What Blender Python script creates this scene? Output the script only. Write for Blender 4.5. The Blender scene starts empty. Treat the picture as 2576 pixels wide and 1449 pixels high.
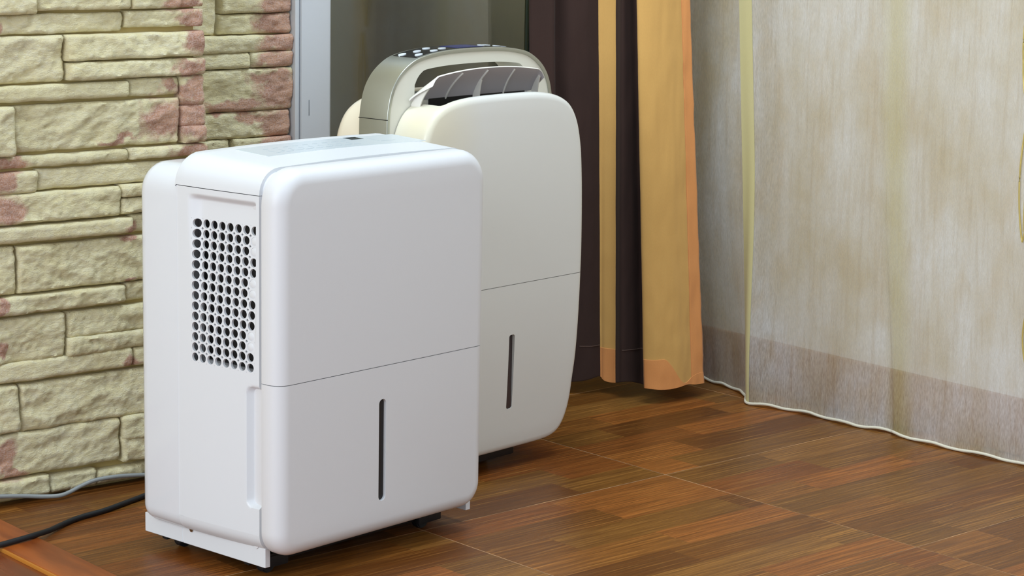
import bpy, bmesh, math, random
from mathutils import Vector, Matrix, noise
random.seed(7)
S = bpy.context.scene
COL = S.collection
R = math.radians

# ------------------------------------------------------------------ camera
H = 0.84
PITCH, ROLL = 0.1806, -0.0195
cam_d = bpy.data.cameras.new('camera')
cam_d.sensor_width = 36.0
cam_d.lens = 5665 / 2576 * 36.0
cam_d.clip_start = 0.05
cam = bpy.data.objects.new('camera', cam_d)
COL.objects.link(cam)
UPV = Vector((0, math.sin(PITCH), math.cos(PITCH)))
FWD = Vector((0, math.cos(PITCH), -math.sin(PITCH)))
XV = Vector((1, 0, 0))
RV = XV * math.cos(ROLL) - UPV * math.sin(ROLL)
UV_ = XV * math.sin(ROLL) + UPV * math.cos(ROLL)
M3 = Matrix((RV, UV_, -FWD)).transposed()
cam.matrix_world = Matrix.Translation((0, 0, H)) @ M3.to_4x4()
S.camera = cam

# ------------------------------------------------------------------ world, lamps, exposure
w = bpy.data.worlds.new('world')
S.world = w
w.use_nodes = True
w.node_tree.nodes['Background'].inputs[0].default_value = (0.82, 0.92, 1.02, 1)
w.node_tree.nodes['Background'].inputs[1].default_value = 0.66


def area(name, loc, target, size, power, col, size_y=None, spread=180):
    l = bpy.data.lights.new(name, 'AREA')
    l.size = size
    if size_y:
        l.shape = 'RECTANGLE'
        l.size_y = size_y
    l.energy = power
    l.color = col
    l.spread = R(spread)
    o = bpy.data.objects.new(name, l)
    COL.objects.link(o)
    o.location = loc
    o.rotation_euler = (Vector(target) - Vector(loc)).to_track_quat('-Z', 'Y').to_euler()
    return o


area('window_light', (-2.3, -0.6, 1.7), (0.1, 3.2, 0.2), 2.6, 72, (0.91, 0.97, 1.02))
area('ceiling_light', (0.25, 2.9, 2.3), (0.2, 3.2, 0), 0.9, 18, (0.78, 0.93, 1.06), 0.6)
area('side_window_light', (-3.0, 2.62, 0.86), (-0.4, 2.8, 0.46), 1.3, 5, (0.93, 0.97, 1.0), 0.16)
area('backdrop_fill_light', (0.02, 3.80, 1.4), (0.05, 3.85, 0.3), 0.15, 8, (1.0, 1.0, 0.97))  # unseen fill lamp, added behind the pane to brighten the backdrop
S.view_settings.view_transform = 'Standard'
S.view_settings.look = 'None'
S.view_settings.exposure = 0.47
S.view_settings.gamma = 1
S.view_settings.use_curve_mapping = False


# ------------------------------------------------------------------ helpers
class Frame:
    def __init__(s, o, deg):
        s.o = Vector((o[0], o[1], 0)); s.rz = R(deg)


FW = Frame((-0.51674986, 3.03516243), 40)      # the walls: x along the back wall, y into it
FT = Frame((0.2682 * H, 3.7303 * H), 42.2)     # the floor tiles
F1 = Frame((-0.2896, 2.5967), 48.8)            # front dehumidifier
F2 = Frame((-0.0224806, 3.10709589), 49)       # rear dehumidifier


def empty(name, fr, label, cat, group=None, loc=(0, 0, 0)):
    o = bpy.data.objects.new(name, None)
    COL.objects.link(o)
    o.empty_display_size = 0.05
    o.location = fr.o + Matrix.Rotation(fr.rz, 3, 'Z') @ Vector(loc)
    o.rotation_euler = (0, 0, fr.rz)
    tag(o, label, cat, group)
    return o


def tag(o, label=None, cat=None, group=None, kind=None):
    if label: o['label'] = label
    if cat: o['category'] = cat
    if group: o['group'] = group
    if kind: o['kind'] = kind
    return o


def finish(me, smooth):
    if smooth is None:
        return
    me.shade_smooth()
    if smooth < 180:
        me.set_sharp_from_angle(angle=R(smooth))


def mesh_obj(name, verts, faces, mat, parent=None, fr=None, smooth=35, kind=None, label=None, merge=0):
    me = bpy.data.meshes.new(name)
    me.from_pydata([tuple(v) for v in verts], [], faces)
    if merge:
        bm = bmesh.new(); bm.from_mesh(me)
        bmesh.ops.remove_doubles(bm, verts=bm.verts, dist=merge)
        bmesh.ops.recalc_face_normals(bm, faces=bm.faces)
        bm.to_mesh(me); bm.free()
    me.update()
    finish(me, smooth)
    if mat: me.materials.append(mat)
    o = bpy.data.objects.new(name, me)
    COL.objects.link(o)
    if parent: o.parent = parent
    elif fr:
        o.location = fr.o; o.rotation_euler = (0, 0, fr.rz)
    if kind: o['kind'] = kind
    if label: o['label'] = label
    return o


def bm_obj(name, bm, mat, parent=None, fr=None, smooth=35, kind=None, label=None):
    bmesh.ops.recalc_face_normals(bm, faces=bm.faces)
    me = bpy.data.meshes.new(name)
    bm.to_mesh(me); bm.free()
    finish(me, smooth)
    if mat: me.materials.append(mat)
    o = bpy.data.objects.new(name, me)
    COL.objects.link(o)
    if parent: o.parent = parent
    elif fr:
        o.location = fr.o; o.rotation_euler = (0, 0, fr.rz)
    if kind: o['kind'] = kind
    if label: o['label'] = label
    return o


def add_box(bm, x0, x1, y0, y1, z0, z1, bev=0.0, seg=2, mat=None):
    g = bmesh.ops.create_cube(bm, size=1)
    vs = g['verts']
    for v in vs:
        v.co = Vector((x0 + (v.co.x + .5) * (x1 - x0), y0 + (v.co.y + .5) * (y1 - y0), z0 + (v.co.z + .5) * (z1 - z0)))
    if mat is not None:
        bmesh.ops.transform(bm, matrix=mat, verts=vs)
    if bev > 0:
        es = {e for v in vs for e in v.link_edges}
        bmesh.ops.bevel(bm, geom=list(es), offset=bev, segments=seg, profile=0.5, affect='EDGES')


def add_cyl(bm, c, axis, r, h, seg=24, r2=None):
    q = Vector(axis).to_track_quat('Z', 'Y').to_matrix().to_4x4()
    bmesh.ops.create_cone(bm, cap_ends=True, segments=seg, radius1=r, radius2=r if r2 is None else r2, depth=h,
                          matrix=Matrix.Translation(c) @ q)


def box_obj(name, dims, mat, parent=None, fr=None, bev=0.0, seg=2, **k):
    bm = bmesh.new(); add_box(bm, *dims, bev=bev, seg=seg)
    return bm_obj(name, bm, mat, parent, fr, **k)


def tube(name, pts, r, mat, parent=None, fr=None, seg=12, **k):
    pts = [Vector(p) for p in pts]
    vs, fs = [], []
    n = len(pts)
    for i, p in enumerate(pts):
        t = (pts[min(i + 1, n - 1)] - pts[max(i - 1, 0)]).normalized()
        a = t.cross(Vector((0, 0, 1)))
        if a.length < 1e-4: a = Vector((1, 0, 0))
        a.normalize(); b = a.cross(t)
        for j in range(seg):
            th = 2 * math.pi * j / seg
            vs.append(p + (a * math.cos(th) + b * math.sin(th)) * r)
    for i in range(n - 1):
        for j in range(seg):
            fs.append((i * seg + j, i * seg + (j + 1) % seg, (i + 1) * seg + (j + 1) % seg, (i + 1) * seg + j))
    fs.append(tuple(range(seg))[::-1]); fs.append(tuple((n - 1) * seg + j for j in range(seg)))
    return mesh_obj(name, vs, fs, mat, parent, fr, **k)


def catmull(P, n=8, closed=False):
    P = [Vector(p) for p in P]
    out = []
    m = len(P)
    rng = range(m) if closed else range(m - 1)
    for i in rng:
        p1, p2 = P[i], P[(i + 1) % m]
        p0 = P[i - 1] if (closed or i > 0) else p1 * 2 - p2
        p3 = P[(i + 2) % m] if (closed or i + 2 < m) else p2 * 2 - p1
        for k in range(n):
            t = k / n
            out.append(0.5 * ((2 * p1) + (p2 - p0) * t + (2 * p0 - 5 * p1 + 4 * p2 - p3) * t * t + (3 * p1 - p0 - 3 * p2 + p3) * t ** 3))
    if not closed: out.append(P[-1])
    return out


def loft(loops, close=True, cap0=False, cap1=False):
    """loops: lists of the same number of points -> verts, faces"""
    vs, fs = [], []
    n = len(loops[0])
    for L in loops: vs += [tuple(p) for p in L]
    for i in range(len(loops) - 1):
        for j in range(n if close else n - 1):
            k = (j + 1) % n
            fs.append((i * n + j, i * n + k, (i + 1) * n + k, (i + 1) * n + j))
    if cap0: fs.append(tuple(range(n))[::-1])
    if cap1: fs.append(tuple((len(loops) - 1) * n + j for j in range(n)))
    return vs, fs


def rrect(x0, x1, z0, z1, r_b, r_t, n=8):
    """rounded rectangle, list of (x, z), starts bottom left going right (counter clockwise)"""
    P = []
    for cx, cz, r, a0 in ((x1 - r_b, z0 + r_b, r_b, -90), (x1 - r_t, z1 - r_t, r_t, 0),
                          (x0 + r_t, z1 - r_t, r_t, 90), (x0 + r_b, z0 + r_b, r_b, 180)):
        for k in range(n + 1):
            a = R(a0 + 90 * k / n)
            P.append((cx + r * math.cos(a), cz + r * math.sin(a)))
    return P


def offset_loop(P, d):
    """inset a counter clockwise closed (x, z) loop by d"""
    n = len(P); out = []
    for i in range(n):
        a, b = P[i - 1], P[(i + 1) % n]
        tx, tz = b[0] - a[0], b[1] - a[1]
        l = math.hypot(tx, tz) or 1
        out.append((P[i][0] - tz / l * d, P[i][1] + tx / l * d))
    return out


def boolean(o, cutters, op='DIFFERENCE', smooth=35):
    for q in [o] + list(cutters):
        b_ = bmesh.new(); b_.from_mesh(q.data)
        bmesh.ops.recalc_face_normals(b_, faces=b_.faces)
        b_.to_mesh(q.data); b_.free()
    for c in cutters:
        if o.parent: c.parent = o.parent
        m = o.modifiers.new('b', 'BOOLEAN'); m.object = c; m.operation = op; m.solver = 'EXACT'
    bpy.context.view_layer.update()
    dg = bpy.context.evaluated_depsgraph_get()
    me = bpy.data.meshes.new_from_object(o.evaluated_get(dg))
    o.modifiers.clear()
    old = o.data; o.data = me; me.name = old.name
    bpy.data.meshes.remove(old)
    for c in cutters:
        d = c.data
        bpy.data.objects.remove(c); bpy.data.meshes.remove(d)
    finish(me, smooth)


def sst(a, b, x):
    t = min(1, max(0, (x - a) / (b - a))) if a != b else 0
    return t * t * (3 - 2 * t)


# ------------------------------------------------------------------ materials
class NT:
    def __init__(s, name):
        s.m = bpy.data.materials.new(name); s.m.use_nodes = True
        s.t = s.m.node_tree; s.b = s.t.nodes['Principled BSDF']

    def n(s, typ, **k):
        o = s.t.nodes.new(typ)
        for a, v in k.items():
            if hasattr(o, a): setattr(o, a, v)
        return o

    def l(s, a, b): s.t.links.new(a, b)

    def val(s, v):
        o = s.n('ShaderNodeValue'); o.outputs[0].default_value = v; return o.outputs[0]

    def math(s, op, a, b=None, c=None, clamp=False):
        o = s.n('ShaderNodeMath', operation=op); o.use_clamp = clamp
        for i, x in enumerate((a, b, c)):
            if x is None: continue
            if isinstance(x, (int, float)): o.inputs[i].default_value = x
            else: s.l(x, o.inputs[i])
        return o.outputs[0]

    def mix(s, f, a, b, mode='MIX'):
        o = s.n('ShaderNodeMix'); o.data_type = 'RGBA'; o.blend_type = mode
        for i, x in ((0, f), (6, a), (7, b)):
            if isinstance(x, (int, float)): o.inputs[i].default_value = x
            elif isinstance(x, tuple): o.inputs[i].default_value = x
            else: s.l(x, o.inputs[i])
        return o.outputs[2]

    def ramp(s, fac, stops, interp='LINEAR'):
        o = s.n('ShaderNodeValToRGB'); cr = o.color_ramp; cr.interpolation = interp
        while len(cr.elements) > 1: cr.elements.remove(cr.elements[-1])
        cr.elements[0].position = stops[0][0]; cr.elements[0].color = stops[0][1]
        for p, c in stops[1:]:
            e = cr.elements.new(p); e.color = c
        s.l(fac, o.inputs[0]); return o.outputs[0]

    def noise(s, vec, scale, detail=4, rough=0.55, out=0):
        o = s.n('ShaderNodeTexNoise'); o.inputs['Scale'].default_value = scale
        o.inputs['Detail'].default_value = detail; o.inputs['Roughness'].default_value = rough
        if vec is not None: s.l(vec, o.inputs['Vector'])
        return o.outputs[out]

    def mapping(s, vec, loc=(0, 0, 0), rot=(0, 0, 0), scale=(1, 1, 1)):
        o = s.n('ShaderNodeMapping'); o.inputs[1].default_value = loc; o.inputs[2].default_value = rot; o.inputs[3].default_value = scale
        s.l(vec, o.inputs[0]); return o.outputs[0]

    def bump(s, h, strength=0.3, dist=0.001, normal=None):
        o = s.n('ShaderNodeBump'); o.inputs['Strength'].default_value = strength; o.inputs['Distance'].default_value = dist
        s.l(h, o.inputs['Height'])
        if normal is not None: s.l(normal, o.inputs['Normal'])
        return o.outputs[0]

    def set(s, **k):
        for a, v in k.items():
            i = s.b.inputs[a.replace('_', ' ')]
            if isinstance(v, (int, float, tuple)): i.default_value = v
            else: s.l(v, i)
        return s


def srgb(r, g, b):
    f = lambda c: ((c / 255 + 0.055) / 1.055) ** 2.4 if c > 10 else c / 255 / 12.92
    return (f(r), f(g), f(b), 1)


def plastic(name, col, rough=0.3, grain=0.15, coat=0.0, metal=0.0):
    t = NT(name)
    co = t.n('ShaderNodeTexCoord').outputs['Object']
    n = t.noise(co, 1400, 2)
    t.set(Base_Color=col, Roughness=rough, Metallic=metal, Coat_Weight=coat)
    if grain: t.set(Normal=t.bump(n, grain, 0.0002))
    return t.m


M_WHITE = plastic('white_plastic', srgb(222, 225, 229), 0.38, 0.10)
M_WHITE_F = plastic('white_satin_plastic', srgb(221, 222, 225), 0.42, 0.25)
M_WHITE_G = plastic('white_gloss_plastic', srgb(222, 225, 230), 0.14, 0.0)
M_GREYWHITE = plastic('panel_print', srgb(205, 214, 220), 0.25, 0)
M_PRINT = plastic('grey_print', srgb(165, 178, 188), 0.4, 0)
M_LCD = plastic('display_glass', srgb(45, 62, 72), 0.15, 0)
M_DARK = plastic('dark_cavity', (0.006, 0.005, 0.005, 1), 0.6, 0)
M_BLACK = plastic('black_rubber', (0.006, 0.007, 0.009, 1), 0.6, 0.2)
M_TINT = plastic('tinted_window', (0.010, 0.007, 0.007, 1), 0.45, 0)
M_TINT2 = plastic('tinted_window_grey', srgb(62, 52, 52), 0.2, 0)
M_GREYCAB = plastic('grey_rubber', srgb(138, 142, 142), 0.45, 0.1)
M_STEEL = plastic('steel', srgb(190, 185, 175), 0.25, 0, metal=1.0)
M_CREAM_F = plastic('cream_satin_plastic', srgb(220, 217, 204), 0.38, 0.2)
M_SILVER = plastic('silver_paint', srgb(172, 174, 164), 0.34, 0.25, metal=0.75)
M_CHROME = plastic('silver_gloss', srgb(200, 205, 208), 0.12, 0, metal=0.8)
M_PANEL = plastic('black_gloss', (0.006, 0.008, 0.012, 1), 0.10, 0)
M_KEY = plastic('white_key', srgb(225, 232, 238), 0.25, 0)
M_BLUE = plastic('blue_display', srgb(38, 52, 120), 0.15, 0)
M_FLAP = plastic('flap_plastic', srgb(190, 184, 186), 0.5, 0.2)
M_FLAPEDGE = plastic('flap_cream_plastic', srgb(225, 221, 212), 0.35, 0)
M_PVC = plastic('white_frame', srgb(208, 212, 218), 0.35, 0.1)
M_SEAL = plastic('dark_seal', (0.012, 0.018, 0.024, 1), 0.4, 0)


def mk_cream():
    # cream plastic, yellower towards the upper left shoulder
    t = NT('cream_gloss_plastic')
    co = t.n('ShaderNodeTexCoord').outputs['Object']
    v = t.n('ShaderNodeVectorMath', operation='DISTANCE')
    t.l(co, v.inputs[0]); v.inputs[1].default_value = (-0.13, 0.03, 0.51)
    d = t.math('ADD', v.outputs['Value'], t.math('MULTIPLY', t.noise(co, 9, 2), 0.03))
    f = t.ramp(d, [(0.02, (.8, .8, .8, 1)), (0.12, (0, 0, 0, 1))])
    t.set(Base_Color=t.mix(f, srgb(222, 222, 217), srgb(228, 218, 184)), Roughness=0.22)
    return t.m


M_CREAM = mk_cream()
M_CREAM2 = plastic('cream_gloss_plastic_rear', srgb(230, 219, 196), 0.2, 0)


def mk_stone():
    t = NT('cast_stone')
    co = t.n('ShaderNodeTexCoord').outputs['Object']
    at = t.n('ShaderNodeAttribute'); at.attribute_name = 'stain'
    n1 = t.noise(co, 28, 6, 0.65); n2 = t.noise(co, 95, 5, 0.7); n3 = t.noise(co, 480, 4, 0.7)
    n4 = t.noise(t.mapping(co, rot=(0, R(25), 0), scale=(1, 1, 2.2)), 120, 6, 0.75)
    f = t.math('ADD', at.outputs['Fac'], t.math('MULTIPLY', t.math('SUBTRACT', n1, 0.5), 1.3))
    f = t.math('ADD', f, t.math('MULTIPLY', t.math('SUBTRACT', n2, 0.5), 0.55))
    f = t.ramp(f, [(0.28, (0, 0, 0, 1)), (0.78, (1, 1, 1, 1))])
    rnd = t.n('ShaderNodeObjectInfo').outputs['Random']
    c1 = t.mix(n1, srgb(240, 224, 166), srgb(250, 242, 208))
    c1 = t.mix(t.ramp(n4, [(0.45, (0, 0, 0, 1)), (0.75, (1, 1, 1, 1))]), c1, srgb(246, 240, 216))
    c1 = t.mix(t.math('MULTIPLY', t.ramp(t.noise(co, 12, 3), [(0.45, (0, 0, 0, 1)), (0.7, (1, 1, 1, 1))]), 0.35), c1, srgb(220, 202, 142))
    c1 = t.mix(t.math('MULTIPLY', rnd, 0.35), c1, srgb(230, 220, 172))
    c2 = t.mix(t.ramp(n1, [(0.3, (0, 0, 0, 1)), (0.65, (1, 1, 1, 1))]), srgb(172, 120, 100), srgb(220, 168, 134))
    c2 = t.mix(t.ramp(n3, [(0.4, (0, 0, 0, 1)), (0.72, (1, 1, 1, 1))]), c2, srgb(222, 194, 182))
    col = t.mix(f, c1, c2)
    col = t.mix(t.math('MULTIPLY', t.ramp(n3, [(0.25, (1, 1, 1, 1)), (0.45, (0, 0, 0, 1))]), 0.25), col, srgb(150, 120, 70))
    h = t.math('ADD', t.math('MULTIPLY', n4, 1.4), t.math('MULTIPLY', n3, 0.35))
    h = t.math('ADD', h, t.math('MULTIPLY', n2, 0.6))
    t.set(Base_Color=col, Roughness=0.85, Normal=t.bump(h, 0.8, 0.0045))
    return t.m


M_STONE = mk_stone()


def mk_floor():
    t = NT('parquet_print_tile')
    s = 0.4511
    geo = t.n('ShaderNodeNewGeometry')
    o = t.n('ShaderNodeVectorMath', operation='SUBTRACT'); t.l(geo.outputs['Position'], o.inputs[0]); o.inputs[1].default_value = FT.o
    v = t.mapping(o.outputs[0], rot=(0, 0, -FT.rz), scale=(1 / s, 1 / s, 1))
    sp = t.n('ShaderNodeSeparateXYZ'); t.l(v, sp.inputs[0])
    x, y = sp.outputs[0], sp.outputs[1]
    ti, tj = t.math('FLOOR', x), t.math('FLOOR', y)
    NR = 7.0
    row = t.math('FLOOR', t.math('MULTIPLY', y, NR))

    def hash3(a, b, c, out=1):
        cb = t.n('ShaderNodeCombineXYZ')
        for i, q in enumerate((a, b, c)):
            if isinstance(q, (int, float)): cb.inputs[i].default_value = q
            else: t.l(q, cb.inputs[i])
        wn = t.n('ShaderNodeTexWhiteNoise'); wn.noise_dimensions = '3D'; t.l(cb.outputs[0], wn.inputs['Vector'])
        return wn.outputs['Value' if out == 0 else 'Color']
    off = hash3(row, ti, 3.7, 0)
    ln = t.math('ADD', 1.1, t.math('MULTIPLY', hash3(row, ti, 9.1, 0), 0.9))
    seg = t.math('FLOOR', t.math('MULTIPLY', t.math('ADD', x, off), ln))
    colr = hash3(row, seg, t.math('ADD', ti, t.math('MULTIPLY', tj, 17.0)), 1)
    sc = t.n('ShaderNodeSeparateColor'); t.l(colr, sc.inputs[0])
    base = t.ramp(sc.outputs[0], [(0.0, srgb(126, 82, 32)), (0.16, srgb(154, 104, 48)), (0.32, srgb(134, 96, 44)), (0.48, srgb(168, 106, 50)),
                                  (0.62, srgb(108, 66, 24)), (0.74, srgb(158, 116, 60)), (0.88, srgb(142, 84, 36))], 'CONSTANT')
    # grain, different in every strip
    sh = t.n('ShaderNodeVectorMath', operation='ADD'); t.l(v, sh.inputs[0])
    m2 = t.n('ShaderNodeVectorMath', operation='SCALE'); t.l(colr, m2.inputs[0]); m2.inputs['Scale'].default_value = 13.0
    t.l(m2.outputs[0], sh.inputs[1])
    g1 = t.noise(t.mapping(sh.outputs[0], scale=(1.6, 26, 1)), 1.6, 6, 0.62)
    g2 = t.noise(t.mapping(sh.outputs[0], scale=(4, 190, 1)), 1.6, 5, 0.7)
    g3 = t.noise(t.mapping(sh.outputs[0], scale=(1.8, 84, 1)), 1.6, 3, 0.6)
    # wavy cathedral lines on some strips
    wv = t.n('ShaderNodeTexWave'); wv.wave_type = 'BANDS'; wv.bands_direction = 'Y'
    wv.inputs['Scale'].default_value = 20; wv.inputs['Distortion'].default_value = 5; wv.inputs['Detail'].default_value = 3
    wv.inputs['Detail Scale'].default_value = 0.6
    t.l(t.mapping(sh.outputs[0], scale=(0.45, 1, 1)), wv.inputs['Vector'])
    c = t.mix(t.ramp(g1, [(0.3, (0.55, 0.55, 0.55, 1)), (0.7, (0, 0, 0, 1))]), base, srgb(80, 48, 22))
    c = t.mix(t.math('MULTIPLY', t.ramp(g2, [(0.42, (1, 1, 1, 1)), (0.60, (0, 0, 0, 1))]), 0.55), c, srgb(70, 42, 16))
    c = t.mix(t.math('MULTIPLY', t.ramp(g3, [(0.40, (1, 1, 1, 1)), (0.52, (0, 0, 0, 1))]), 0.42), c, srgb(76, 44, 16))
    c = t.mix(t.math('MULTIPLY', t.ramp(g3, [(0.56, (0, 0, 0, 1)), (0.68, (1, 1, 1, 1))]), 0.30), c, srgb(186, 140, 80))
    lines = t.math('MULTIPLY', t.ramp(wv.outputs['Fac'], [(0.0, (1, 1, 1, 1)), (0.35, (0, 0, 0, 1))]),
                   t.math('MULTIPLY', t.ramp(sc.outputs[1], [(0.45, (0, 0, 0, 1)), (0.7, (1, 1, 1, 1))]), 0.5))
    c = t.mix(lines, c, srgb(70, 46, 24))
    c = t.mix(t.math('MULTIPLY', t.ramp(g1, [(0.62, (0, 0, 0, 1)), (0.8, (1, 1, 1, 1))]), 0.4), c, srgb(176, 128, 72))
    c = t.mix(1.0, c, (1.12, 0.96, 0.72, 1), 'MULTIPLY')
    fine = t.noise(t.mapping(v, scale=(1, 6, 1)), 160, 3)
    t.set(Base_Color=c, Roughness=t.math('ADD', 0.27, t.math('MULTIPLY', g1, 0.14)), Specular_IOR_Level=0.32,
          Normal=t.bump(t.math('ADD', fine, t.math('MULTIPLY', g2, 1.2)), 0.22, 0.0006))
    return t.m


M_FLOOR = mk_floor()


def mk_wood(name, c1, c2, c3, fr, rough=0.35, along_y=True):
    t = NT(name)
    co = t.n('ShaderNodeTexCoord').outputs['Object']
    v = t.mapping(co, scale=(60, 5, 20) if along_y else (5, 60, 20))
    a = t.noise(v, 1.2, 6, 0.6)
    b = t.noise(t.mapping(co, scale=(9, 2.2, 4) if along_y else (2.2, 9, 4)), 4, 3, 0.5)
    c = t.mix(t.ramp(a, [(0.35, (0, 0, 0, 1)), (0.7, (1, 1, 1, 1))]), c1, c2)
    c = t.mix(t.ramp(b, [(0.5, (0, 0, 0, 1)), (0.75, (0.7, 0.7, 0.7, 1))]), c, c3)
    t.set(Base_Color=c, Roughness=rough, Normal=t.bump(a, 0.15, 0.0005))
    return t.m


M_THRESH = mk_wood('threshold_wood', srgb(150, 74, 26), srgb(176, 92, 34), srgb(122, 54, 16), FW)
M_REDFLOOR = mk_wood('red_brown_floor', srgb(112, 52, 22), srgb(130, 64, 30), srgb(92, 40, 16), FW, 0.25)
M_YELLOW_WOOD = plastic('light_wood_edge', srgb(196, 128, 48), 0.4, 0.1)
def mk_grout():
    t = NT('grout')
    co = t.n('ShaderNodeTexCoord').outputs['Object']
    t.set(Base_Color=t.mix(t.ramp(t.noise(co, 5, 4, 0.7), [(0.38, (0, 0, 0, 1)), (0.62, (1, 1, 1, 1))]), srgb(104, 82, 58), srgb(196, 152, 110)), Roughness=0.8)
    return t.m


M_GROUT = mk_grout()


def mk_fabric(name, col, col2, weave=900, rough=0.9, mott=None, sheen=0.3):
    t = NT(name)
    co = t.n('ShaderNodeTexCoord').outputs['Object']
    a = t.noise(t.mapping(co, scale=(weave, weave, weave * .35)), 1, 2)
    b = t.noise(co, 7, 3)
    c = t.mix(b, col, col2)
    c = t.mix(t.math('MULTIPLY', a, 0.25), c, (col[0] * .6, col[1] * .6, col[2] * .6, 1))
    t.set(Base_Color=c, Roughness=rough, Sheen_Weight=sheen, Normal=t.bump(a, 0.25, 0.0004))
    return t.m


M_BROWN = mk_fabric('brown_curtain_fabric', srgb(58, 35, 26), srgb(47, 29, 23), sheen=0.05)
M_TAN = mk_fabric('tan_curtain_fabric', srgb(220, 172, 98), srgb(212, 166, 92), sheen=0.1)
M_HEM = mk_fabric('orange_hem_fabric', srgb(232, 158, 92), srgb(226, 152, 86), sheen=0.1)


def mk_sheer():
    t = NT('sheer_fabric')
    co = t.n('ShaderNodeTexCoord').outputs['Object']
    # broad printed mottling, vertical brush-like
    m1 = t.noise(t.mapping(co, scale=(1, 1, 0.6)), 9, 5, 0.55)
    m2 = t.noise(t.mapping(co, loc=(3, 1, 2), scale=(1, 1, 0.45)), 22, 4, 0.6)
    weave = t.noise(t.mapping(co, scale=(700, 700, 120)), 1, 2)
    c = t.mix(t.ramp(m1, [(0.32, (0, 0, 0, 1)), (0.66, (1, 1, 1, 1))]), srgb(210, 196, 164), srgb(242, 243, 242))
    c = t.mix(t.math('MULTIPLY', t.ramp(m2, [(0.50, (0, 0, 0, 1)), (0.74, (1, 1, 1, 1))]), 0.40), c, srgb(214, 188, 142))
    m3 = t.noise(t.mapping(co, scale=(150, 150, 9)), 1, 3, 0.6)
    c = t.mix(t.math('MULTIPLY', t.ramp(m3, [(0.5, (0, 0, 0, 1)), (0.68, (1, 1, 1, 1))]), 0.28), c, srgb(178, 152, 112))
    # soft yellow printed band
    sp = t.n('ShaderNodeSeparateXYZ'); t.l(co, sp.inputs[0])
    wob = t.math('MULTIPLY', t.math('SUBTRACT', m1, 0.5), 0.02)
    yy = t.math('ADD', sp.outputs[1], t.math('MULTIPLY', sp.outputs[2], -0.055))
    d = t.math('ABSOLUTE', t.math('ADD', t.math('ADD', yy, 0.148), wob))
    c = t.mix(t.math('MULTIPLY', t.ramp(d, [(0.008, (1, 1, 1, 1)), (0.034, (0, 0, 0, 1))]), 0.55), c, srgb(206, 196, 120))
    t.t.nodes.remove(t.b)
    dif = t.n('ShaderNodeBsdfDiffuse'); t.l(c, dif.inputs['Color'])
    t.l(t.bump(weave, 0.3, 0.0005), dif.inputs['Normal'])
    trl = t.n('ShaderNodeBsdfTranslucent'); t.l(c, trl.inputs['Color'])
    mx = t.n('ShaderNodeMixShader'); mx.inputs[0].default_value = 0.3; t.l(dif.outputs[0], mx.inputs[1]); t.l(trl.outputs[0], mx.inputs[2])
    tr = t.n('ShaderNodeBsdfTransparent')
    m = t.n('ShaderNodeMixShader'); t.l(t.ramp(weave, [(0.3, (0.32, 0.32, 0.32, 1)), (0.7, (0.58, 0.58, 0.58, 1))]), m.inputs[0])
    t.l(mx.outputs[0], m.inputs[1]); t.l(tr.outputs[0], m.inputs[2])
    out = [n for n in t.t.nodes if n.type == 'OUTPUT_MATERIAL'][0]
    t.l(m.outputs[0], out.inputs['Surface'])
    return t.m


M_SHEER = mk_sheer()
M_YSTRIPE = mk_fabric('yellow_ribbon', srgb(208, 200, 140), srgb(214, 208, 160), sheen=0.1)
M_CORD = mk_fabric('cream_cord', srgb(226, 220, 200), srgb(214, 206, 184), sheen=0.1)
M_GOLD = plastic('gold_thread', srgb(206, 186, 110), 0.35, 0.4, metal=0.25)


def mk_wall():
    t = NT('beige_plaster')
    co = t.n('ShaderNodeTexCoord').outputs['Object']
    a = t.noise(co, 8, 6, 0.6); b = t.noise(t.mapping(co, scale=(1, 1, .5)), 22, 5, 0.6)
    c = t.mix(a, srgb(216, 208, 190), srgb(238, 236, 228))
    c = t.mix(t.math('MULTIPLY', b, 0.4), c, srgb(196, 180, 152))
    t.set(Base_Color=c, Roughness=0.9, Normal=t.bump(b, 0.15, 0.002))
    return t.m


M_WALL = mk_wall()
M_BASEB = mk_wood('baseboard_wood', srgb(150, 100, 64), srgb(164, 114, 78), srgb(138, 90, 56), FW, 0.4, False)


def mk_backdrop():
    t = NT('painted_reflection_bands')  # vertical colour bands painted in for the reflections in the door glass
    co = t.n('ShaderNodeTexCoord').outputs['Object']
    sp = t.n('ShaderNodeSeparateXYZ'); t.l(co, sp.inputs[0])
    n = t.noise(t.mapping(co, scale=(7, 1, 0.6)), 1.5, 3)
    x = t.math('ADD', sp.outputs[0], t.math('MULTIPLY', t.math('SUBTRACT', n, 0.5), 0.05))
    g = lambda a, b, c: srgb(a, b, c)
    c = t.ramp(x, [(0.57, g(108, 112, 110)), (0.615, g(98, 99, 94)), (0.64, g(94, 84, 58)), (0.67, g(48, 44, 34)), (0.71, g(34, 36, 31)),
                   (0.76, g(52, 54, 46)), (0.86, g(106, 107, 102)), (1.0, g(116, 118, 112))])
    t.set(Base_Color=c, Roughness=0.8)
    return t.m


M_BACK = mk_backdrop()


def mk_glass():
    t = NT('door_glass')
    t.t.nodes.remove(t.b)
    tr = t.n('ShaderNodeBsdfTransparent'); tr.inputs[0].default_value = (0.90, 0.92, 0.91, 1)
    gl = t.n('ShaderNodeBsdfGlossy'); gl.inputs['Roughness'].default_value = 0.02
    fr = t.n('ShaderNodeFresnel'); fr.inputs[0].default_value = 1.45
    m = t.n('ShaderNodeMixShader'); t.l(fr.outputs[0], m.inputs[0]); t.l(tr.outputs[0], m.inputs[1]); t.l(gl.outputs[0], m.inputs[2])
    out = [n for n in t.t.nodes if n.type == 'OUTPUT_MATERIAL'][0]
    t.l(m.outputs[0], out.inputs['Surface'])
    return t.m


M_GLASS = mk_glass()

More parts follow.
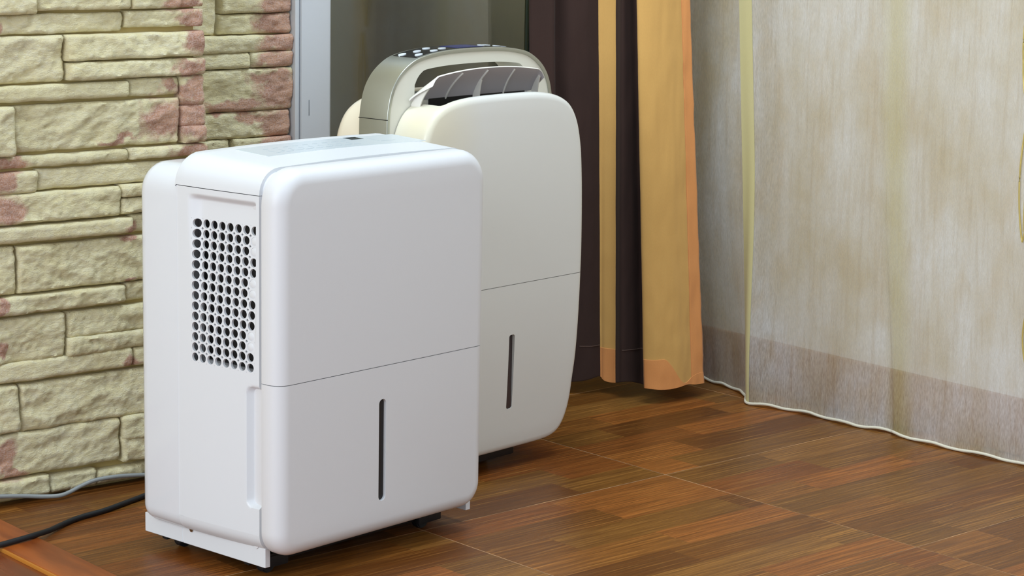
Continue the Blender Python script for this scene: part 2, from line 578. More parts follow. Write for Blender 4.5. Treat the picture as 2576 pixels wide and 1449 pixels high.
STONES_A = [(-0.3532, -0.1409, 0.6524, 0.7), (-0.1401, -0.0004, 0.6561, 0.7), (0, 0.077, 0.6559, 0.7), (0.078, 0.117, 0.656, 0.7),
    (-0.354, -0.0088, 0.6259, 0.6521), (-0.0074, 0.1157, 0.6301, 0.6535), (-0.3547, -0.1009, 0.5625, 0.624), (-0.0984, 0.1143, 0.5892, 0.6239),
    (-0.0981, 0.1165, 0.5635, 0.587), (-0.3562, -0.0051, 0.5383, 0.5598), (-0.0037, 0.0751, 0.5377, 0.5617), (0.0762, 0.1156, 0.5217, 0.5632),
    (0.0767, 0.116, 0.493, 0.5227), (0.0776, 0.1159, 0.471, 0.4936), (-0.3568, -0.1762, 0.469, 0.5334), (-0.1743, 0.0732, 0.4716, 0.5337),
    (-0.3584, -0.0057, 0.4514, 0.4672), (-0.0049, 0.1169, 0.4523, 0.4681), (-0.3589, -0.1432, 0.4175, 0.447), (-0.1415, 0.1179, 0.4203, 0.4477),
    (-0.3596, -0.0208, 0.3786, 0.4176), (-0.0197, 0.1183, 0.4017, 0.4198), (-0.0199, 0.1182, 0.3783, 0.4004), (-0.3606, -0.0042, 0.3535, 0.3746),
    (-0.0031, 0.1186, 0.3522, 0.3769), (-0.3612, -0.1774, 0.2851, 0.349), (-0.175, 0.117, 0.2853, 0.3478), (-0.3628, -0.0146, 0.2578, 0.2821),
    (-0.0132, 0.117, 0.2575, 0.2835), (-0.3635, -0.1061, 0.1914, 0.2529), (-0.1033, 0.117, 0.2169, 0.2519), (-0.1039, 0.117, 0.1915, 0.2175),
    (-0.3649, -0.0041, 0.1665, 0.1932), (-0.0027, 0.117, 0.1661, 0.1919), (-0.3656, -0.1775, 0.0991, 0.1627), (-0.1751, 0.117, 0.0973, 0.1612),
    (-0.3672, -0.0249, 0.0366, 0.0964), (-0.023, 0.117, 0.0638, 0.0975), (-0.0227, 0.117, 0.0329, 0.0681), (-0.3687, -0.1349, 0.0072, 0.0328),
    (-0.1334, -0.0618, 0.0059, 0.0298), (-0.0608, 0.117, 0.0059, 0.0256)]
STONES_B = [(0.13, 0.214, 0.6063, 0.7), (0.2196, 0.3436, 0.6371, 0.7), (0.2184, 0.3432, 0.6059, 0.636), (0.13, 0.3449, 0.5803, 0.6047),
    (0.13, 0.2681, 0.5573, 0.5798), (0.2689, 0.3442, 0.5573, 0.58), (0.13, 0.3441, 0.494, 0.5556), (0.13, 0.3402, 0.4546, 0.4929),
    (0.13, 0.2343, 0.422, 0.4547), (0.2384, 0.3403, 0.4177, 0.4537), (0.13, 0.2613, 0.3929, 0.4205), (0.2624, 0.3404, 0.3873, 0.4185),
    (0.13, 0.3404, 0.3525, 0.391), (0.13, 0.2369, 0.3021, 0.352), (0.2381, 0.3405, 0.2964, 0.3535)]
BLOBS_A = [(0.083, 0.66, 0.032, 0.012), (-0.195, 0.628, 0.008, 0.01), (0.098, 0.639, 0.029, 0.008), (0.104, 0.612, 0.02, 0.025),
    (0.095, 0.575, 0.029, 0.01), (0.06, 0.551, 0.018, 0.008), (0.096, 0.544, 0.026, 0.016), (0.095, 0.503, 0.023, 0.033),
    (0.047, 0.505, 0.033, 0.028), (-0.022, 0.481, 0.028, 0.005), (0.094, 0.461, 0.029, 0.008), (-0.186, 0.459, 0.026, 0.008),
    (-0.191, 0.435, 0.017, 0.016), (-0.189, 0.398, 0.026, 0.018), (-0.006, 0.361, 0.009, 0.007), (-0.011, 0.35, 0.014, 0.004),
    (-0.2, 0.269, 0.01, 0.013), (-0.007, 0.288, 0.009, 0.003), (-0.202, 0.211, 0.005, 0.013), (-0.009, 0.174, 0.009, 0.008),
    (-0.202, 0.067, 0.015, 0.022), (-0.185, 0.038, 0.022, 0.007), (0.084, 0.426, 0.026, 0.017), (0.09, 0.336, 0.026, 0.022),
    (0.063, 0.227, 0.026, 0.028), (-0.164, 0.475, 0.001, 0.001)]
BLOBS_B = [(0.316, 0.648, 0.037, 0.014), (0.316, 0.62, 0.042, 0.016), (0.32, 0.592, 0.037, 0.015), (0.316, 0.568, 0.044, 0.012),
    (0.309, 0.542, 0.043, 0.009), (0.316, 0.518, 0.036, 0.03), (0.229, 0.502, 0.04, 0.008), (0.264, 0.501, 0.028, 0.011),
    (0.274, 0.482, 0.028, 0.007), (0.32, 0.473, 0.037, 0.02), (0.32, 0.444, 0.043, 0.012), (0.316, 0.39, 0.036, 0.036),
    (0.26, 0.353, 0.042, 0.018)]

# ------------------------------------------------------------------ floor
floor_o = box_obj('floor', (-5, 5, -5, 5, -0.06, -0.0003), M_GROUT, fr=FT, kind='structure', smooth=None)
TS = 0.4511
bm = bmesh.new()
add_box(bm, 0.0009, TS - 0.0009, 0.0009, TS - 0.0009, -0.006, 0.0, bev=0.0003, seg=1)
tile0 = bm_obj('tile', bm, M_FLOOR, parent=floor_o, smooth=None)
rotT = Matrix.Rotation(FT.rz, 2)
rotW = Matrix.Rotation(-FW.rz, 2)
first = True
for i in range(-5, 6):
    for j in range(-7, 5):
        c = rotT @ Vector(((i + .5) * TS, (j + .5) * TS)) + FT.o.xy
        l = rotW @ (c - FW.o.xy)
        if l.y > 0.42 or l.x > 1.45 or l.x < -0.50 or c.y < 1.9 or l.y < -1.6: continue
        t = tile0 if first else tile0.copy()
        if not first: COL.objects.link(t); t.parent = floor_o
        first = False
        t.location = (i * TS, j * TS, 0)

# ------------------------------------------------------------------ threshold and the red floor beyond it
thr = empty('trim_1', FW, None, None)
thr['kind'] = 'structure'
box_obj('threshold_board', (-0.301, -0.245, -1.8, 0.02, -0.001, 0.006), M_THRESH, parent=thr, bev=0.0008)
box_obj('raw_edge', (-0.3035, -0.3008, -1.8, 0.02, -0.001, 0.0052), M_YELLOW_WOOD, parent=thr, bev=0.0004, label='light raw wood edge')
rf = box_obj('floor_hall', (-2.6, -0.302, -2.6, 0.05, -0.02, 0.0008), M_REDFLOOR, fr=FW, kind='structure', smooth=None)

# ------------------------------------------------------------------ walls
bm = bmesh.new()
add_box(bm, -2.2, 0.108, 0.020, 0.5, -0.01, 1.105)
add_box(bm, -2.2, 0.108, 0.004, 0.5, 1.105, 2.4)
add_box(bm, 0.108, 0.3435, 0.142, 0.5, -0.01, 1.105)
add_box(bm, 0.108, 0.3435, 0.126, 0.5, 1.105, 2.4)
add_box(bm, 0.86, 1.16, 0.150, 0.165, -0.01, 2.4)
add_box(bm, 0.3435, 0.86, 0.150, 0.5, 2.1, 2.4)
add_box(bm, -2.2, -0.735, 0.003, 0.5, -0.01, 1.105)
M_STONEBACK = plastic('mortar', srgb(206, 186, 126), 0.9, 0.3)
wall_back = bm_obj('wall_back', bm, M_STONEBACK, fr=FW, kind='structure', smooth=None)
box_obj('wall_right', (1.15, 1.35, -3.2, 0.5, -0.01, 2.4), M_WALL, fr=FW, kind='structure', smooth=None)
box_obj('baseboard_right', (1.138, 1.151, -3.0, 0.149, 0.0, 0.086), M_BASEB, fr=FW, kind='structure', bev=0.002)
box_obj('reflection_backdrop', (0.345, 1.149, 0.36, 0.38, -0.01, 2.1), M_BACK, fr=FW, kind='structure', smooth=None)  # added backdrop behind the pane, carries the painted reflections


def stone(x0, x1, z0, z1, yf, yb, blobs, seed, smoothness):
    rnd = random.Random(seed)
    g = 0.0004
    x0 += g; x1 -= g; z0 += g * .7; z1 -= g * .7
    nx = max(4, int((x1 - x0) / 0.0032)); nz = max(4, int((z1 - z0) / 0.0032))
    prot = rnd.uniform(-0.004, 0.005)
    tiltx, tiltz = rnd.uniform(-.03, .03), rnd.uniform(-.06, .06)
    off = Vector((rnd.uniform(0, 50), rnd.uniform(0, 50), rnd.uniform(0, 50)))
    ang = rnd.uniform(-.5, .5)
    vs, st = [], []
    for j in range(nz + 1):
        for i in range(nx + 1):
            u, v = i / nx, j / nz
            x = x0 + (x1 - x0) * u; z = z0 + (z1 - z0) * v
            p = Vector((x * math.cos(ang) + z * math.sin(ang), 0, -x * math.sin(ang) * 1.0 + z * math.cos(ang)))
            q = Vector((p.x * 26, 3.1, p.z * 46)) + off
            r = noise.fractal(q, 0.9, 2.1, 4) * 0.5
            q2 = Vector((p.x * 18, 7.7, p.z * 34)) + off
            rg = 1 - abs(noise.noise(q2)) * 2.2          # creases
            q3 = Vector((x * 130, 1.3, z * 190)) + off
            fine = noise.fractal(q3, 1.0, 2.0, 3)
            rel = (r * 0.0062 + rg * 0.0026) * smoothness + fine * 0.0021 * (0.35 + 0.65 * smoothness)
            dx = min(x - x0, x1 - x); dz = min(z - z0, z1 - z)
            e = 0
            er = 0.0028 * (0.7 + 0.6 * noise.noise(Vector((x * 60, 0, z * 60)) + off))
            for d in (dx, dz):
                if d < er: e += 0.0034 * (1 - d / er) ** 2
            # uneven outline
            jx = noise.noise(Vector((z * 55, 9, 0)) + off) * 0.0013 * (1 if u > .5 else -1) * abs(2 * u - 1)
            jz = noise.noise(Vector((x * 38, 5, 0)) + off) * 0.0012 * (1 if v > .5 else -1) * abs(2 * v - 1)
            y = yf + prot - rel + e + tiltx * (x - (x0 + x1) / 2) + tiltz * (z - (z0 + z1) / 2)
            vs.append((x + jx, min(y, yb - .002), z + jz))
            s = 0
            for bx, bz, rx, rz in blobs:
                wx = 0.012 * noise.noise(Vector((x * 45, 2, z * 45))) + 0.006 * noise.noise(Vector((x * 120, 12, z * 120)))
                wz = 0.010 * noise.noise(Vector((x * 45, 22, z * 45))) + 0.005 * noise.noise(Vector((x * 120, 32, z * 120)))
                dd = math.hypot((x - bx + wx) / rx, (z - bz + wz) / rz)
                s = max(s, 1.0 - (dd - 0.55) / 1.0)
            st.append(min(1.0, max(0, s)))
    n = nx + 1
    fs = [(j * n + i, j * n + i + 1, (j + 1) * n + i + 1, (j + 1) * n + i) for j in range(nz) for i in range(nx)]
    ring = [i for i in range(n)] + [j * n + nx for j in range(1, nz + 1)] + [nz * n + i for i in range(nx - 1, -1, -1)] + [j * n for j in range(nz - 1, 0, -1)]
    b = len(vs)
    for k in ring:
        vs.append((vs[k][0], yb, vs[k][2])); st.append(st[k])
    m = len(ring)
    for k in range(m):
        fs.append((ring[k], b + k, b + (k + 1) % m, ring[(k + 1) % m]))
    o = mesh_obj('stone', vs, fs, M_STONE, parent=wall_back, smooth=70)
    a = o.data.attributes.new('stain', 'FLOAT', 'POINT')
    a.data.foreach_set('value', st)
    return o


SMOOTH_A = {4: .8, 9: .25, 18: .6, 19: .45, 24: .4, 23: .35, 32: .35, 33: .35, 36: .8}
for k, (a, b, c, d) in enumerate(STONES_A):
    stone(a, b, max(0.0006, c), d, -0.0, 0.022, BLOBS_A, 100 + k, SMOOTH_A.get(k, 1.0))
for k, (a, b, c, d) in enumerate(STONES_B):
    stone(a, b, c, d, 0.122 + (0.004 if k in (0, 8) else 0), 0.144, BLOBS_B, 300 + k, 0.5 if k in (0, 4) else 0.85)
# bottom courses of the set-back section, hidden behind the appliances
stone(0.13, 0.3403, 0.15, 0.295, 0.122, 0.144, BLOBS_B, 401, 1)
stone(0.13, 0.3403, 0.0006, 0.148, 0.122, 0.144, BLOBS_B, 402, 1)

# the cladding goes on above and to the left of the photograph
gr = random.Random(11)


def course(x0, x1, z0, z1, yf, yb, seed):
    x = x0
    k = 0
    while x < x1 - 0.001:
        nx_ = x + gr.uniform(0.10, 0.26)
        if x1 - nx_ < 0.08: nx_ = x1
        bl = [(nx_ - gr.uniform(.01, .05), (z0 + z1) / 2 + gr.uniform(-.01, .02), gr.uniform(.02, .05), gr.uniform(.01, .03))] if gr.random() < .5 else []
        stone(x, nx_, z0, z1, yf, yb, bl, seed + k, gr.choice((.4, .8, 1.0)))
        x = nx_; k += 1


for n_, (xa, xb, yf_, yb_w, za, zb_w) in enumerate(((-0.73, 0.117, 0.0, 0.022, 0.7005, 1.10), (0.13, 0.3435, 0.122, 0.144, 0.7005, 1.10), (-0.73, -0.3575, 0.0, 0.022, 0.0006, 0.70))):
    z = za; q_ = 0
    while z < zb_w - 0.001:
        nz_ = z + gr.choice((0.026, 0.032, 0.045, 0.062))
        if zb_w - nz_ < 0.024: nz_ = zb_w
        course(xa, xb, z, nz_, yf_, yb_w, 1000 + 500 * n_ + 20 * q_)
        z = nz_; q_ += 1

# ------------------------------------------------------------------ sliding glass door
door = empty('door_1', FW, None, None)
door['kind'] = 'structure'
bm = bmesh.new()
add_box(bm, 0.3436, 0.3512, 0.116, 0.149, 0.0, 2.1, bev=0.0012)
add_box(bm, 0.3512, 0.3530, 0.1215, 0.149, 0.0, 2.1)
add_box(bm, 0.3530, 0.4045, 0.1130, 0.149, 0.0, 2.1, bev=0.0010)
# the sloping glazing bead
vs = [(0.4045, 0.1145, 0.0), (0.4115, 0.1215, 0.0), (0.4115, 0.149, 0.0), (0.4045, 0.149, 0.0)]
f0 = [bm.verts.new(v) for v in vs]; f1 = [bm.verts.new((v[0], v[1], 2.1)) for v in vs]
bm.faces.new(f0[::-1]); bm.faces.new(f1)
for k in range(4): bm.faces.new((f0[k], f0[(k + 1) % 4], f1[(k + 1) % 4], f1[k]))
bm_obj('door_frame', bm, M_PVC, parent=door)
box_obj('drain_slot', (0.3660, 0.3672, 0.1125, 0.1138, 0.4830, 0.5065), plastic('slot_grey', srgb(120, 124, 130), 0.5, 0), parent=door, bev=0.0003, label='small grey vertical slot in the white frame')
box_obj('pane', (0.4105, 0.8165, 0.134, 0.138, 0.02, 2.1), M_GLASS, parent=door, smooth=None)
box_obj('bottom_rail', (0.4045, 0.86, 0.122, 0.149, 0.0, 0.03), M_PVC, parent=door, bev=0.001)
bm = bmesh.new()
add_box(bm, 0.8150, 0.8170, 0.1300, 0.149, 0.0, 2.1)
bm_obj('glass_edge', bm, plastic('grey_green_edge', srgb(92, 112, 112), 0.3, 0), parent=door, smooth=None)
box_obj('door_stile', (0.8170, 0.862, 0.128, 0.149, 0.0, 2.1), M_SEAL, parent=door, bev=0.001)

# ------------------------------------------------------------------ curtain (brown with tan stripes)
cur = empty('curtain', FW, 'floor-length brown curtain with tan stripes and a wide tan border, beside the glass door', 'curtain', loc=(0.90, 0, 0.02))
OFF = Vector((0.90, 0, 0.02))
CB = [(.790, .086), (.812, .052), (.838, .080), (.862, .058), (.882, .040), (.9022, .0392), (.9045, .0300), (.9113, .0111), (.9028, -.0118), (.922, -.0190), (.9415, -.0209), (.940, -.045),
      (.9114, -.0569), (.9209, -.0741), (.9430, -.0800), (.9646, -.0835), (.9850, -.0810), (.9994, -.0794), (1.0251, -.0793)]
CT = [(.772, .088), (.797, .058), (.818, .080), (.838, .056), (.860, .047), (.881, .0449), (.8890, .0360), (.8986, .0217), (.8935, .0020), (.906, -.0010), (.9195, -.0025), (.918, -.022),
      (.8889, -.0380), (.8990, -.0480), (.9200, -.0530), (.9400, -.0550), (.9600, -.0530), (.9740, -.0520), (.9915, -.0511)]
ZB, ZR, ZT = 0.025, 0.65, 2.05
PB, PT = catmull([(a, b, 0) for a, b in CB], 8), catmull([(a, b, 0) for a, b in CT], 8)


def curt_pt(k, z):
    f = min((z - ZB) / (ZR - ZB), 1.25)
    p = PB[k].lerp(PT[k], min(1.25, f)) if f <= 1 else PB[k] + (PT[k] - PB[k]) * f
    x, y = p.x, p.y
    w_ = 0.0016 * noise.noise(Vector((x * 40, y * 40, z * 9))) + 0.0010 * noise.noise(Vector((x * 90, 3, z * 28)))
    if k > 12 * 8: w_ += 0.0016 * noise.noise(Vector((x * 22, 8, z * 40))) * sst(12 * 8, 18 * 8, k)
    x += w_ * .5; y += w_
    if k >= 17 * 8: x += 0.0016 * noise.noise(Vector((4, 8, z * 34))) * (k - 17 * 8) / 8
    return Vector((x, y, z))


def curtain_part(name, k0, k1, mat, mat_label=None, zt=ZT, zfun=None, offs=0.0, zb=ZB):
    nz = 110
    vs, fs = [], []
    ks = list(range(k0, k1 + 1))
    for jz in range(nz + 1):
        for k in ks:
            top = zt if zfun is None else zfun((k - k0) / (k1 - k0))
            bot = zb + 0.004 * math.sin(k * .21) * (1 if k < 96 else .4)
            z = bot + (top - bot) * (jz / nz) ** (1.0 if zfun else 1.5)
            p = curt_pt(k, z)
            if offs:
                a, b = curt_pt(max(k - 1, 0), z), curt_pt(min(k + 1, len(PB) - 1), z)
                t = (b - a).normalized(); nrm = Vector((t.y, -t.x, 0))
                p = p + nrm * offs
            vs.append(p - OFF)
    n = len(ks)
    for j in range(nz):
        for i in range(n - 1):
            fs.append((j * n + i, j * n + i + 1, (j + 1) * n + i + 1, (j + 1) * n + i))
    o = mesh_obj(name, vs, fs, mat, parent=cur, smooth=180, label=mat_label)
    m = o.modifiers.new('thickness', 'SOLIDIFY'); m.thickness = 0.0012; m.offset = 0
    return o


curtain_part('curtain_panel', 0, 40, M_BROWN, 'dark brown fabric panel')
curtain_part('curtain_panel', 40, 56, M_TAN, 'narrow tan stripe')
curtain_part('curtain_panel', 56, 94, M_BROWN, 'dark brown fabric panel')
curtain_part('curtain_panel', 94, 136, M_TAN, 'wide tan border panel')
curtain_part('side_hem', 135, 144, M_HEM, 'orange stitched side hem', offs=0.0004)
curtain_part('bottom_hem', 97, 144, M_HEM, 'orange bottom hem corner', zfun=lambda u: 0.030 + 0.044 * (1 - sst(0.26, 0.60, u)) + 0.012 * sst(.6, .95, u), offs=0.0008)
curtain_part('bottom_hem', 40, 56, M_HEM, 'orange bottom hem', zfun=lambda u: 0.078, offs=0.0008)
# stitching rows on the brown panels
for k0, k1 in ((26, 40), (57, 84)):
    tube('stitching', [curt_pt(k, 0.082) + Vector((0.0, -0.0012, 0)) - OFF for k in range(k0, k1)], 0.00035,
         plastic('stitch_thread', srgb(120, 96, 84), 0.8, 0), parent=cur, seg=6)
tube('side_stitching', [curt_pt(135, z * .02 + .03) + Vector((-0.0004, -0.0009, 0)) - OFF for z in range(80)], 0.00035, plastic('orange_thread', srgb(214, 140, 88), 0.8, 0), parent=cur, seg=6)

# ------------------------------------------------------------------ sheer curtain
she = empty('sheer_curtain', FW, 'pale translucent sheer curtain with yellow ribbon stripe hanging before the right wall', 'curtain', loc=(1.07, -0.3, 0.0))
OS = Vector((1.07, -0.3, 0.0))
SB = [(1.125, .060), (1.120, .030), (1.114, .005), (1.110, -.030), (1.105, -.0665), (1.091, -.105), (1.073, -.1334), (1.0455, -.1635), (1.058, -.200), (1.0692, -.2509), (1.074, -.300), (1.0717, -.3541), (1.080, -.395), (1.0916, -.4284),
      (1.0819, -.4464), (1.081, -.500), (1.0847, -.5542), (1.090, -.620), (1.097, -.6781), (1.085, -.760), (1.08, -.84), (1.095, -.95), (1.08, -1.1), (1.09, -1.3), (1.08, -1.5)]
SP = catmull([(a, b, 0) for a, b in SB], 6)


def sheer_pt(s, z, off=0.0):
    k = min(int(s), len(SP) - 2); f = s - k
    p = SP[k].lerp(SP[k + 1], f)
    t = (SP[k + 1] - SP[k]).normalized(); nrm = Vector((t.y, -t.x, 0))
    if nrm.x > 0: nrm = -nrm
    g = min(1.4, z / 0.65)
    x = p.x + (1.072 - p.x) * 0.9 * sst(0, 0.65, g) + 0.002 * noise.noise(Vector((p.y * 14, z * 2.2, 0))) + 0.0012 * noise.noise(Vector((p.y * 60, z * 3, 5)))
    y = p.y + 0.052 * g
    return Vector((x, y, z)) + nrm * off


def sheer_mesh(name, s0, s1, ns, z0, z1, nz, mat, off=0.0, label=None, wtop=0.0):
    vs, fs = [], []
    for j in range(nz + 1):
        z = z0 + (z1 - z0) * j / nz
        for i in range(ns + 1):
            vs.append(sheer_pt(s0 + (s1 + wtop * min(1, z / .65) - s0) * i / ns, z, off) - OS)
    n = ns + 1
    for j in range(nz):
        for i in range(ns):
            fs.append((j * n + i, j * n + i + 1, (j + 1) * n + i + 1, (j + 1) * n + i))
    return mesh_obj(name, vs, fs, mat, parent=she, smooth=180, label=label)


sheer_mesh('sheer_panel', 0, len(SP) - 1.001, 260, 0.003, 2.05, 60, M_SHEER)
sheer_mesh('ribbon_stripe', 36.6, 42.6, 12, 0.004, 2.05, 60, M_YSTRIPE, off=0.0012, label='pale yellow vertical ribbon')
tube('hem_cord', [sheer_pt(i * .5, 0.0032 + 0.0012 * (1 + math.sin(i * .35)), 0.0018) - OS for i in range(0, 2 * (len(SP) - 2))], 0.0022, M_CORD, parent=she, seg=10, label='cream corded hem')


def leaf(z0, z1, yc, wdt):
    L, Rr = [], []
    for i in range(31):
        u = i / 30
        z = z0 + (z1 - z0) * u
        ww = wdt * math.sin(math.pi * u) ** 0.8
        for lst, sg in ((L, 1), (Rr, -1)):
            lst.append(Vector((1.083, yc + sg * ww - 0.003 * u, z)))
    e = empty_child('embroidered_leaf', she, 'gold thread leaf outline')
    def xs(P): return [Vector((sheer_x(p.y, p.z) - 0.003, p.y, p.z)) - OS for p in P]
    tube('gold_thread', xs(L), 0.0013, M_GOLD, parent=e, seg=8)
    tube('gold_thread', xs(Rr), 0.0013, M_GOLD, parent=e, seg=8)
    tube('gold_thread', xs([Vector((0, yc - .001, z0 + (z1 - z0) * (.08 + .84 * i / 12))) for i in range(13)]), 0.0007, M_GOLD, parent=e, seg=6)


def empty_child(name, par, label=None):
    o = bpy.data.objects.new(name, None); COL.objects.link(o); o.parent = par; o.empty_display_size = .02
    if label: o['label'] = label
    return o


def sheer_x(y, z):
    best = None
    for i in range(0, 2 * (len(SP) - 1)):
        p = sheer_pt(i * .5, z)
        d = abs(p.y - y)
        if best is None or d < best[0]: best = (d, p.x)
    return best[1]


leaf(0.335, 0.535, -0.668, 0.011)
leaf(0.145, 0.248, -0.680, 0.010)
leaf(0.020, 0.132, -0.690, 0.010)
leaf(0.545, 0.720, -0.660, 0.010)

# ------------------------------------------------------------------ front dehumidifier
d1 = empty('dehumidifier', F1, 'white boxy dehumidifier in front with a perforated side grille', 'dehumidifier')
CX = 0.1708


def xl(y):          # left side in plan: flares out towards the ridge, then straight
    if y < 0.138: return -0.0085 - 0.0165 * sst(-0.15, 0.138, y) ** 1.0 * 1.0 + 0.0165 * sst(-0.15, 0.138, -0.003) - 0.0
    return xl(0.1379) - 0.0004


XR = lambda y: 2 * CX - xl(y)
ZS0, ZS1 = 0.060, 0.4692


def shell_loop(y, zt, inset=0.0, rt=None):
    rt = rt if rt else zt - 0.4695
    P = rrect(xl(y), XR(y), 0.038, zt, 0.022, rt, 8)
    return offset_loop(P, inset) if inset else P


# main shell: bottom and right side (open on the left, where the grille panel sits)
ys = [0.0004 + 0.1376 * k / 10 for k in range(11)]


def strip(loopsel, ys, ztf):
    loops = []
    for y in ys:
        P = shell_loop(y, ztf(y))
        loops.append([(p[0], y, p[1]) for p in loopsel(P)])
    return loops


ztf = lambda y: 0.5005 + 0.0065 * (y + 0.003) / 0.141
n1 = 9
# rrect order: bottom right arc (0-8), top right arc (9-17), top left arc (18-26), bottom left arc (27-35)
low = strip(lambda P: P[27:36] + P[0:10], ys, ztf)
def tuck(row, d=0.005):
    # the wall of the groove: the first row pulled inwards
    out = []
    for x, y, z in row:
        ix = -0.0085; jx = 2 * CX + 0.0085
        nx_ = min(max(x, ix + 0.035), jx - 0.035) - x; nz_ = min(max(z, 0.062), 0.468) - z
        l = math.hypot(nx_, nz_) or 1
        out.append((x + nx_ / l * d, y, z + nz_ / l * d))
    return out


vs, fs = loft([tuck(low[0])] + low, close=False)
# set the inner frame at the front (groove behind the front panel)
mid = mesh_obj('main_shell', vs, fs, M_WHITE, parent=d1, smooth=40)
top = []
for y in ys:
    P = shell_loop(y, ztf(y))
    row = [(p[0], y, p[1]) for p in P[9:27]]
    # slight crown across the flat of the cover
    a, b = P[17], P[18]
    crown = [(a[0] + (b[0] - a[0]) * k / 12, y, a[1] + 0.0022 * math.sin(math.pi * k / 12)) for k in range(1, 12)]
    row = row[:9] + crown + row[9:]
    row[0] = (row[0][0], y, ZS1 + 0.0008); row[-1] = (row[-1][0], y, ZS1 + 0.0008)
    top.append(row)
lip = [(p[0] + (0.0015 if p[0] < CX else -0.0015), p[1], p[2] - 0.002) for p in top[-1]]
top_all = [tuck(top[0])] + top + [[(p[0], 0.1405, p[2] - 0.0012) for p in top[-1]], [(p[0] * .98 + CX * .02, 0.1420, p[2] - 0.0045) for p in top[-1]], [(p[0] * .97 + CX * .03, 0.1425, p[2] - 0.030) for p in top[-1]]]
vs, fs = loft(top_all, close=False)
cover = mesh_obj('top_cover', vs, fs, M_WHITE, parent=d1, smooth=50)
# groove core behind the front panel and inside the seams
P0 = shell_loop(-0.003, 0.5005, 0.0046, 0.030)
loops = [[(p[0], y, p[1]) for p in P0] for y in (-0.012, 0.002)]
P1 = shell_loop(0.13, 0.5005, 0.0, 0.030)
loops.append([(p[0] + (0.016 if p[0] < CX else -0.016), 0.130, p[1] - (0.003 if p[1] > .4 else -.003)) for p in P0])
vs, fs = loft(loops, cap0=True, cap1=True)
core = mesh_obj('inner_frame', vs, fs, M_WHITE_F, parent=d1, smooth=40)
# open the core behind the grille, a dark hollow
boolean(core, [box_obj('cut', (-0.03, 0.30, 0.006, 0.122, 0.255, 0.452), None, parent=None, fr=None)])

# rear shell
loops = []
for inset, y in [(0.002, 0.1376), (0.0, 0.1377), (0, 0.195), (0.0012, 0.202), (0.0045, 0.208), (0.0095, 0.2125), (0.017, 0.215)]:
    Pq = offset_loop(rrect(xl(0.14), XR(0.14), 0.038, 0.4905, 0.022, 0.036, 8), inset)
    loops.append([(p[0], y, p[1]) for p in Pq])
vs, fs = loft(loops, cap1=True, cap0=True)
mesh_obj('rear_shell', vs, fs, M_WHITE_G, parent=d1, smooth=40)

# ---- grille panel on the left side
RY0, DY = 0.1066, 0.01315       # first column, spacing (towards the front)
RZ0, DZ = 0.4262, 0.01253       # first row, spacing (downwards)
NR_, NC_ = 14, 8
hy, hz = DY / 2, DZ / 2
cy = lambda c: RY0 - DY * c
cz = lambda r: RZ0 - DZ * r
BY0, BY1 = cy(NC_ - 1) - hy, cy(0) + hy
BZ0, BZ1 = cz(NR_ - 1) - hz, cz(0) + hz


def side_depth(y, z):
    d = 0.0
    # recess over the grille, deepest under its top lip
    D = 0.0085 * min(1, max(0, (z - 0.285) / 0.165)) * (1 - sst(0.4540, 0.4625, z))
    edge = 0.1195 - 0.006 * sst(0.44, 0.34, z)
    Sy = sst(0.0055, 0.0085, y) * (1 - sst(edge - 0.020 * (1 if z > 0.3 else .5), edge, y))
    d += D * Sy
    # finger recess beside the bucket
    cx_, cz_, ax, az, r = 0.0, 0.167, 0.0215, 0.0745, 0.010
    qx, qz = abs(y - cx_) - (ax - r), abs(z - cz_) - (az - r)
    sd = math.hypot(max(qx, 0), max(qz, 0)) + min(max(qx, qz), 0) - r
    d = max(d, 0.010 * (1 - sst(-0.0075, 0.0, sd)) ** 0.7 if sd < 0 else 0)
    return d


def side_pt(y, z, extra=0.0):
    return (xl(y) + side_depth(y, z) + extra, y, z)


def lines(a, b, step, must=()):
    L = [a + (b - a) * k / max(1, round((b - a) / step)) for k in range(max(1, round((b - a) / step)) + 1)]
    return L


yl = lines(-0.003, 0.024, 0.0013) if BY0 > 0.024 else lines(-0.003, BY0, 0.0012)
YL = [0.00039] + lines(0.0004, BY0, 0.0012)[:-1] + [BY0 + (BY1 - BY0) * k / (NC_ * 8) for k in range(NC_ * 8 + 1)] + lines(BY1, 0.138, 0.0016)[1:]
ZL = lines(ZS0, BZ0, 0.0018)[:-1] + [BZ0 + (BZ1 - BZ0) * k / (NR_ * 6) for k in range(NR_ * 6 + 1)] + lines(BZ1, ZS1, 0.0012)[1:]
vs, fs = [], []
idx = {}
for j, z in enumerate(ZL):
    for i, y in enumerate(YL):
        idx[i, j] = len(vs); vs.append(side_pt(y, z) if i else (side_pt(0.0004, z)[0] + 0.005, 0.0004, z))
for j in range(len(ZL) - 1):
    for i in range(len(YL) - 1):
        ym, zm = (YL[i] + YL[i + 1]) / 2, (ZL[j] + ZL[j + 1]) / 2
        if BY0 < ym < BY1 and BZ0 < zm < BZ1: continue
        fs.append((idx[i, j], idx[i + 1, j], idx[i + 1, j + 1], idx[i, j + 1]))
PLUG = {1, 2, 5, 6, 10, 11}
RH, RS = 0.0053, 0.00140
angs = sorted(set([k * 360 / 48 for k in range(48)]))
